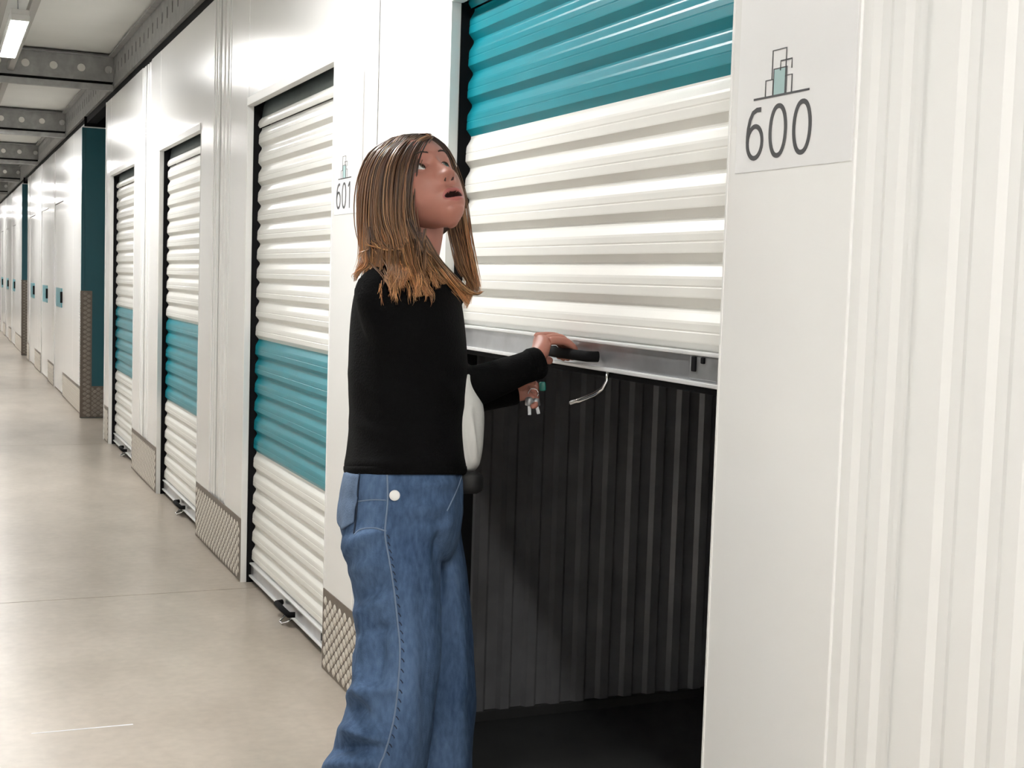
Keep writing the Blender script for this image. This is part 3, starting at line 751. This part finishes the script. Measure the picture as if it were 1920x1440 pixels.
a = joint(wp.lerp(Vector((GX-.04, GY+.045, GZ)), .55), .014, pm1); b_ = joint((GX-.030, GY+.050, GZ-.012), .0105, a); joint((GX-.006, GY+.034, GZ-.022), .0085, b_)
# left hand, half closed round the key ring
lp0 = W3(975, 731, 2.947); pm2 = joint(lp0, .020, wl)
for i, (c0, dz) in enumerate([(716, .018), (724, .006), (733, -.006), (741, -.018)]):
    a = joint(W3(990, c0, 2.950+dz), .0105, pm2); b_ = joint(W3(1006, c0+6, 2.945+dz), .0085, a); c_ = joint(W3(1004, c0+20, 2.935+dz), .0078, b_); joint(W3(994, c0+22, 2.930+dz), .0068, c_)
a = joint(W3(982, 718, 2.915), .012, pm2); b_ = joint(W3(996, 712, 2.905), .0095, a); joint(W3(1004, 722, 2.905), .0082, b_)
me = bpy.data.meshes.new('sk'); me.from_pydata(sk_v, sk_e, []); o = bpy.data.objects.new('sk', me); C.objects.link(o)
mdf = o.modifiers.new('skin', 'SKIN'); mdf.use_smooth_shade = True
lay = me.skin_vertices[0] if me.skin_vertices else None
if lay is None:
    import bmesh
    bm = bmesh.new(); bm.from_mesh(me); bm.verts.layers.skin.verify(); bm.to_mesh(me); bm.free(); lay = me.skin_vertices[0]
for i, r in enumerate(sk_r): lay.data[i].radius = (r, r); lay.data[i].use_root = (i == 0)
ss = o.modifiers.new('sub', 'SUBSURF'); ss.levels = 2; ss.render_levels = 2
bme = evaluated(o); bpy.data.objects.remove(o)
o_ = len(VV); VV += [v.co.copy() for v in bme.vertices]; pf = [tuple(i+o_ for i in p.vertices) for p in bme.polygons]; FF += pf; MI += [0]*len(pf)
body = wlink(link('body', from_arrays('body', VV, FF, [SKIN, LIP, MOUTHM], MI)))
# eyes
look = (hf*.90+hu*.16+hl*.22).normalized()
for sg in (-1, 1):
    c0 = Hd(sg*ES, EY, .0006); m_ = MB(); a_ = look.orthogonal().normalized(); b2 = look.cross(a_); rg = []
    angs = [3.1, 2.6, 2.1, 1.6, 1.2, .9, .62, .50, .495, .40, .30, .20, .195, .12, .02]
    for an in angs: rg.append([c0+ER*(look*math.cos(an)+math.sin(an)*(a_*math.cos(q)+b2*math.sin(q))) for q in np.linspace(0, 2*math.pi, 25)[:-1]])
    m_.loft(rg); n24 = 24
    m_.m = [0 if (i//n24) < 7 else (1 if (i//n24) < 11 else 2) for i in range(len(m_.f)-2)]+[0, 2]
    e_ = wlink(build(m_, 'eye', [EYEW, IRIS, PUP]))
HAIRM = bpy.data.materials.new('hair_brown_to_blond'); HAIRM.use_nodes = True
nt_ = HAIRM.node_tree; b_ = nt_.nodes['Principled BSDF']; at = nt_.nodes.new('ShaderNodeAttribute'); at.attribute_name = 'strand_colour'
nt_.links.new(at.outputs['Color'], b_.inputs['Base Color']); b_.inputs['Roughness'].default_value = .38; b_.inputs['Specular IOR Level'].default_value = .6
LASH = mat('eyelash_brown', (.03, .018, .012, 1), .6)
def fy(s, h):
    f, b, w_ = smoothw(np.array(h)); x = min(abs(s)/w_, .999); ct = math.cos(math.asin(min(1, x**(1/.84))))
    y = (f+b)/2+(f-b)/2*ct**.80+relief(np.array(s), h)
    return float(y)
for sg in (-1, 1):
    m_ = MB()
    for k in range(60):
        u = k/59; s = sg*(.013+.037*u); h = .0215+.0065*math.sin(u*2.4)-.006*u*u+random.uniform(-.0016, .0016)
        p0 = Hd(s, fy(s, h)+.0003, h); s2, h2 = s+sg*.0055, h+.0015*(1-u*1.8); p1 = Hd(s2, fy(s2, h2)+.0010, h2)
        m_.tube([p0, p0.lerp(p1, .5)+hf*.0006, p1], [.0006, .0006, .0002], 4)
    wlink(build(m_, 'eyebrow', LASH))
    m_ = MB(); q = []
    for u in np.linspace(-1, 1, 15):
        ds = .0140*u; h = .0006+.0076*(1-u*u); q.append(Hd(sg*ES+ds, EY+math.sqrt(max(.0139**2-ds*ds-h*h, 0))+.0004, h))
    m_.tube(q, .0011, 6); wlink(build(m_, 'eyelash', LASH))

# ---- hair: strands grouped in locks
hv = []; hf_ = []; hcol = []
def strand(pts, r0, cols):
    """thin three-sided tapered tube"""
    P_ = np.array(pts); n = len(P_); T = np.gradient(P_, axis=0); T /= np.linalg.norm(T, axis=1)[:, None]+1e-9
    A = np.cross(T, np.array(Fv)); A /= np.linalg.norm(A, axis=1)[:, None]+1e-9; B = np.cross(T, A)
    o = len(hv)
    for i in range(n):
        r = r0*(1-.9*(i/(n-1))**2.2)
        for k in range(4):
            t = math.pi/2*k; hv.append(P_[i]+r*(math.cos(t)*A[i]*1.5+math.sin(t)*B[i])); hcol.append(cols[i])
    for i in range(n-1):
        for k in range(4): hf_.append((o+i*4+k, o+i*4+(k+1) % 4, o+(i+1)*4+(k+1) % 4, o+(i+1)*4+k))
DK = np.array([.070, .034, .022]); MD = np.array([.20, .105, .055]); LT = np.array([.62, .35, .15]); CP = np.array([.52, .20, .075])
def lock(guide, n, spread, r=.00085, curl=.004, tone=0.0, seg=20, tip=1.0):
    guide = [tuple(p[:2])+(min(p[2], 2.77-.178*math.sqrt(max(0, 1-((p[0]-763)/104)**2))*float(np.interp(p[1], [478, 500, 525, 560], [.3, .78, .97, 1.0]))-.020),) if p[1] > 478 and p[2] < 2.77 and 665 < p[0] < 862 else p for p in guide]
    G_ = spline(guide, seg); Q = np.array([np.array(W3(*p)) for p in G_])
    L_ = np.linspace(0, 1, seg)
    for k in range(n):
        ox, oy = rng.normal(size=2)*.5; rad = spread
        ph_ = rng.uniform(0, 6.28); fr_ = rng.uniform(5, 9); cut = 1-min(.5, abs(rng.normal())*.16*tip)
        sp = (.35+.9*np.sin(np.pi*np.clip(L_*.85+.05, 0, 1)))*rad
        sp = sp*(1-.45*L_**2)
        D = np.outer(ox*sp, np.array(Rv))+np.outer(oy*sp*.8, np.array(Fv))
        wv = curl*L_**1.2*np.sin(L_*fr_+ph_)
        pts = Q+D+np.outer(wv, np.array(Rv))+np.outer(wv*.5, np.array(Uv))
        m = max(6, int(seg*cut)); pts = pts[:m]
        tn = np.clip(L_[:m]*1.25-.28+tone+rng.normal()*.16, 0, 1)[:, None]
        hue = rng.rand(); base = DK*(1-tn)+(LT*(hue)+CP*(1-hue))*tn
        mid = MD*(.7+.6*rng.rand()); k2 = np.clip(1-np.abs(tn-.45)*2.2, 0, 1)*.6
        strand(pts, r*rng.uniform(.7, 1.3), (base*(1-k2)+mid*k2)*rng.choice([.45, .8, 1, 1.15, 1.5]))
near = [
 ([(803, 257, 2.735), (788, 270, 2.695), (772, 300, 2.672), (764, 345, 2.664), (762, 395, 2.662), (772, 440, 2.662), (790, 480, 2.655), (815, 515, 2.648), (845, 540, 2.650)], .010, -.10),
 ([(800, 255, 2.735), (780, 272, 2.69), (764, 305, 2.668), (755, 350, 2.660), (754, 400, 2.657), (765, 450, 2.656), (775, 500, 2.650), (795, 540, 2.645), (808, 560, 2.648)], .012, .0),
 ([(796, 253, 2.737), (770, 272, 2.69), (752, 305, 2.666), (745, 355, 2.656), (744, 410, 2.653), (752, 455, 2.652), (768, 492, 2.648), (782, 535, 2.640), (790, 565, 2.640)], .013, .1),
 ([(790, 252, 2.737), (756, 272, 2.69), (735, 308, 2.667), (727, 360, 2.657), (728, 412, 2.654), (740, 450, 2.650), (744, 490, 2.645), (752, 520, 2.640), (748, 545, 2.640)], .013, .05),
 ([(782, 252, 2.738), (744, 272, 2.692), (720, 308, 2.672), (711, 360, 2.663), (710, 412, 2.660), (714, 450, 2.655), (735, 478, 2.648), (742, 510, 2.640), (738, 535, 2.640)], .013, .15),
 ([(772, 253, 2.740), (732, 274, 2.70), (708, 310, 2.685), (698, 360, 2.680), (695, 410, 2.678), (697, 448, 2.670), (712, 468, 2.655), (728, 490, 2.650), (745, 520, 2.64)], .012, .2),
 ([(762, 254, 2.745), (722, 276, 2.715), (700, 312, 2.705), (691, 360, 2.70), (688, 410, 2.70), (687, 448, 2.695), (686, 475, 2.68), (690, 500, 2.67), (678, 520, 2.675)], .011, .2),
 ([(752, 256, 2.755), (716, 280, 2.74), (697, 318, 2.73), (688, 365, 2.735), (685, 415, 2.735), (687, 455, 2.725), (684, 485, 2.70), (674, 505, 2.69), (667, 525, 2.69)], .010, .25),
 ([(748, 258, 2.77), (712, 285, 2.77), (696, 325, 2.775), (690, 370, 2.78), (690, 420, 2.78), (695, 460, 2.77), (700, 485, 2.75), (694, 505, 2.73)], .016, .2),
 ([(760, 258, 2.79), (722, 285, 2.81), (705, 330, 2.82), (702, 380, 2.82), (705, 430, 2.82), (715, 470, 2.80), (722, 500, 2.79)], .018, .1),
]
for gd, sp, tn in near: lock(gd, 230, sp*1.12, tone=tn, r=.0009)
# wavy ends over the near shoulder
lock([(700, 400, 2.668), (700, 440, 2.660), (708, 462, 2.652), (730, 470, 2.648), (752, 468, 2.645), (765, 480, 2.642), (760, 510, 2.64)], 90, .008, tone=.55, curl=.002)
lock([(745, 400, 2.652), (755, 440, 2.650), (770, 462, 2.648), (775, 485, 2.645), (764, 505, 2.642), (770, 530, 2.64)], 90, .007, tone=.45, curl=.003)
lock([(765, 410, 2.655), (785, 455, 2.652), (800, 490, 2.648), (812, 520, 2.645), (820, 545, 2.646)], 90, .008, tone=.15)
lock([(690, 440, 2.69), (690, 462, 2.682), (705, 470, 2.665), (730, 466, 2.655), (748, 470, 2.65)], 90, .008, tone=.7, curl=.001)
lock([(700, 470, 2.67), (690, 490, 2.665), (676, 505, 2.67), (664, 530, 2.68)], 60, .006, tone=.55, curl=.003)
# locks that fall in front, past the collar
lock([(790, 440, 2.665), (812, 485, 2.66), (840, 520, 2.665), (862, 548, 2.67), (880, 575, 2.68)], 120, .010, tone=.35)
lock([(805, 470, 2.66), (838, 510, 2.66), (868, 540, 2.665), (890, 552, 2.68), (904, 546, 2.69)], 110, .008, tone=.40)
for a_, c_, e_ in ((742, 478, (738, 548)), (756, 480, (757, 540)), (775, 484, (782, 560)), (722, 474, (733, 530)), (700, 480, (684, 530)), (688, 478, (668, 522))):
    lock([(a_-4, c_-60, 2.66), (a_, c_, 2.65), ((a_+e_[0])/2+7, (c_+e_[1])/2, 2.64), (e_[0]-3, e_[1]-8, 2.65), (e_[0]+4, e_[1]+6, 2.66)], 26, .0055, tone=.45, curl=.005, seg=16, r=.0007, tip=2.2)
for i in range(9):
    a_ = 812-i*8.5; lock([(804-i*4.5, 258-i*.6, 2.742+i*.002), (a_-10, 256-i*.2+max(0, i-5)*3, 2.712), (a_-30, 268+i*2.5, 2.695), (a_-52, 300+i*6, 2.685)], 40, .008, tone=-.1, curl=.001, seg=12)
for i in range(70):
    a_ = rng.uniform(688, 800); c_ = rng.uniform(425, 455); e_ = a_+rng.uniform(-18, 26); f_ = rng.uniform(505, 578)-max(0, 715-a_)*.8
    lock([(a_, c_, 2.652), (a_+rng.uniform(-6, 6), (c_+f_)/2-8, 2.648), (e_+rng.uniform(-6, 6), f_-22, 2.645), (e_, f_, 2.645)], 6, .0026, tone=rng.uniform(.05, .5), curl=.003, seg=16, r=.0006, tip=1.8)
# far side
for dx, dz, tn in ((0, 0, -.15), (8, .01, .05), (-9, -.01, -.1), (13, 0, .3)):
    lock([(806, 256, 2.75), (826, 275, 2.80), (842, 310, 2.845), (848+dx, 360, 2.862), (856+dx, 410, 2.855), (864+dx, 455, 2.835), (874+dx, 500, 2.80), (888+dx*.6, 535, 2.765), (896+dx*.3, 556, 2.74)], 110, .010, tone=tn)
lock([(856, 420, 2.85), (872, 465, 2.83), (884, 510, 2.80), (880, 550, 2.77), (874, 582, 2.75)], 90, .009, tone=.25)
# front tuft at the parting
lock([(782, 262, 2.73), (792, 253, 2.72), (804, 252, 2.71), (809, 262, 2.70)], 60, .005, tone=-.4, curl=.001)
hme = bpy.data.meshes.new('hair'); hme.from_pydata([tuple(v) for v in hv], [], hf_)
ca = hme.color_attributes.new('strand_colour', 'FLOAT_COLOR', 'POINT')
ca.data.foreach_set('color', np.hstack([np.array(hcol), np.ones((len(hcol), 1))]).astype(np.float32).ravel())
hme.polygons.foreach_set('use_smooth', [True]*len(hme.polygons)); hme.materials.append(HAIRM)
hair = wlink(link('hair', hme))
# scalp mass under the strands
UNDER = mat('dark_brown_underhair', (.045, .024, .017, 1), .6)
cm = MB(); rg = []
for h in np.linspace(-.075, .119, 24):
    hh = min(h, .1145); f, b, w_ = smoothw(np.array(max(hh, -.03))); r = []
    b -= .012+max(0, -h-.02)*.15; w2 = w_+.007; front = float(np.interp(h, [-.075, .0, .03, .06, .075, .085, .119], [-.015, .004, .014, .036, .062, .085, .06]))
    k_ = 1-max(0, (h-.110)/.0095)*.8
    for t in np.linspace(0, 2*math.pi, 49)[:-1]:
        st, ct = math.sin(t), math.cos(t); cy = (f+b)/2; y = cy+((f-b)/2+.006)*ct
        y = min(y, front); r.append(Hd(w2*st*k_, cy+(y-cy)*k_, h))
    rg.append(r)
cm.loft(rg); o = build(cm, 'scalp_hair', UNDER); o.data.transform(Matrix.Translation(-WO)); o.parent = hair

# ---- keys in the left hand
ky = root('key_ring', W3(1000, 738, 2.925))
K0 = Vector(ky.location)
def kmesh(fn, name, m):
    b_ = MB(); fn(b_); o = build(b_, name, m); o.data.transform(Matrix.Translation(-K0)); o.parent = ky; return o
cr = W3(1000, 738, 2.925)
kmesh(lambda b: b.tube([cr+Rv*.011*math.cos(t)+Uv*.011*math.sin(t) for t in np.linspace(0, 6.4, 24)], .0012, 6), 'split_ring', CHROME)
def blade(b, a0, c0, a1, c1):
    p0, p1 = W3(a0, c0, 2.923), W3(a1, c1, 2.923); d = (p1-p0).normalized(); s_ = d.cross(Fv).normalized()
    b.tube([p0, p0+d*.004, p0+d*.018, p0+d*.02], [.004, .009, .009, .004], 14)
    n0 = len(b.v); q = [p0+d*.018, p1]; V = []
    for p in q:
        for u in (-1, 1):
            for t in (-1, 1): V.append(p+s_*.0035*u+Fv*.001*t)
    b.add(V, [(0, 1, 3, 2), (4, 6, 7, 5), (0, 4, 5, 1), (2, 3, 7, 6), (0, 2, 6, 4), (1, 5, 7, 3)])
kmesh(lambda b: blade(b, 992, 744, 993, 778), 'key', GALV)
kmesh(lambda b: blade(b, 1003, 746, 1010, 776), 'key', GALV)
kmesh(lambda b: b.loft(rings([(716, 1013, 1021, 2.92, .003), (718, 1011, 1023, 2.92, .004), (730, 1011, 1024, 2.92, .004), (733, 1013, 1022, 2.92, .003)], 16, .6)), 'tag', mat('green_plastic', (.01, .16, .13, 1), .4))
tag(ky, 'small key ring with two keys and a green tag held by the woman', 'keys')

# ---- shoes
for (a0, c0, d0) in ((655, 1800, 2.68), (812, 1745, 2.85)):
    p = W3(a0, c0, d0); p.z = 0; dr = Vector((Rv.x, Rv.y, 0)).normalized(); sd = Vector((-dr.y, dr.x, 0)); m_ = MB(); rg = []
    for u, wd, ht in ((-.075, .020, .03), (-.07, .030, .065), (-.03, .034, .085), (.02, .036, .075), (.08, .042, .055), (.13, .042, .045), (.165, .032, .035), (.178, .015, .022)):
        rg.append([p+dr*u+sd*(wd*math.cos(t))+Vector((0, 0, max(0.001, ht/2+ht/2*math.sin(t)))) for t in np.linspace(0, 2*math.pi, 21)[:-1]])
    m_.loft(rg); wlink(build(m_, 'shoe', SHIRT))
tag(woman, 'woman in a black top and wide blue jeans lifting the shutter and looking up', 'person')
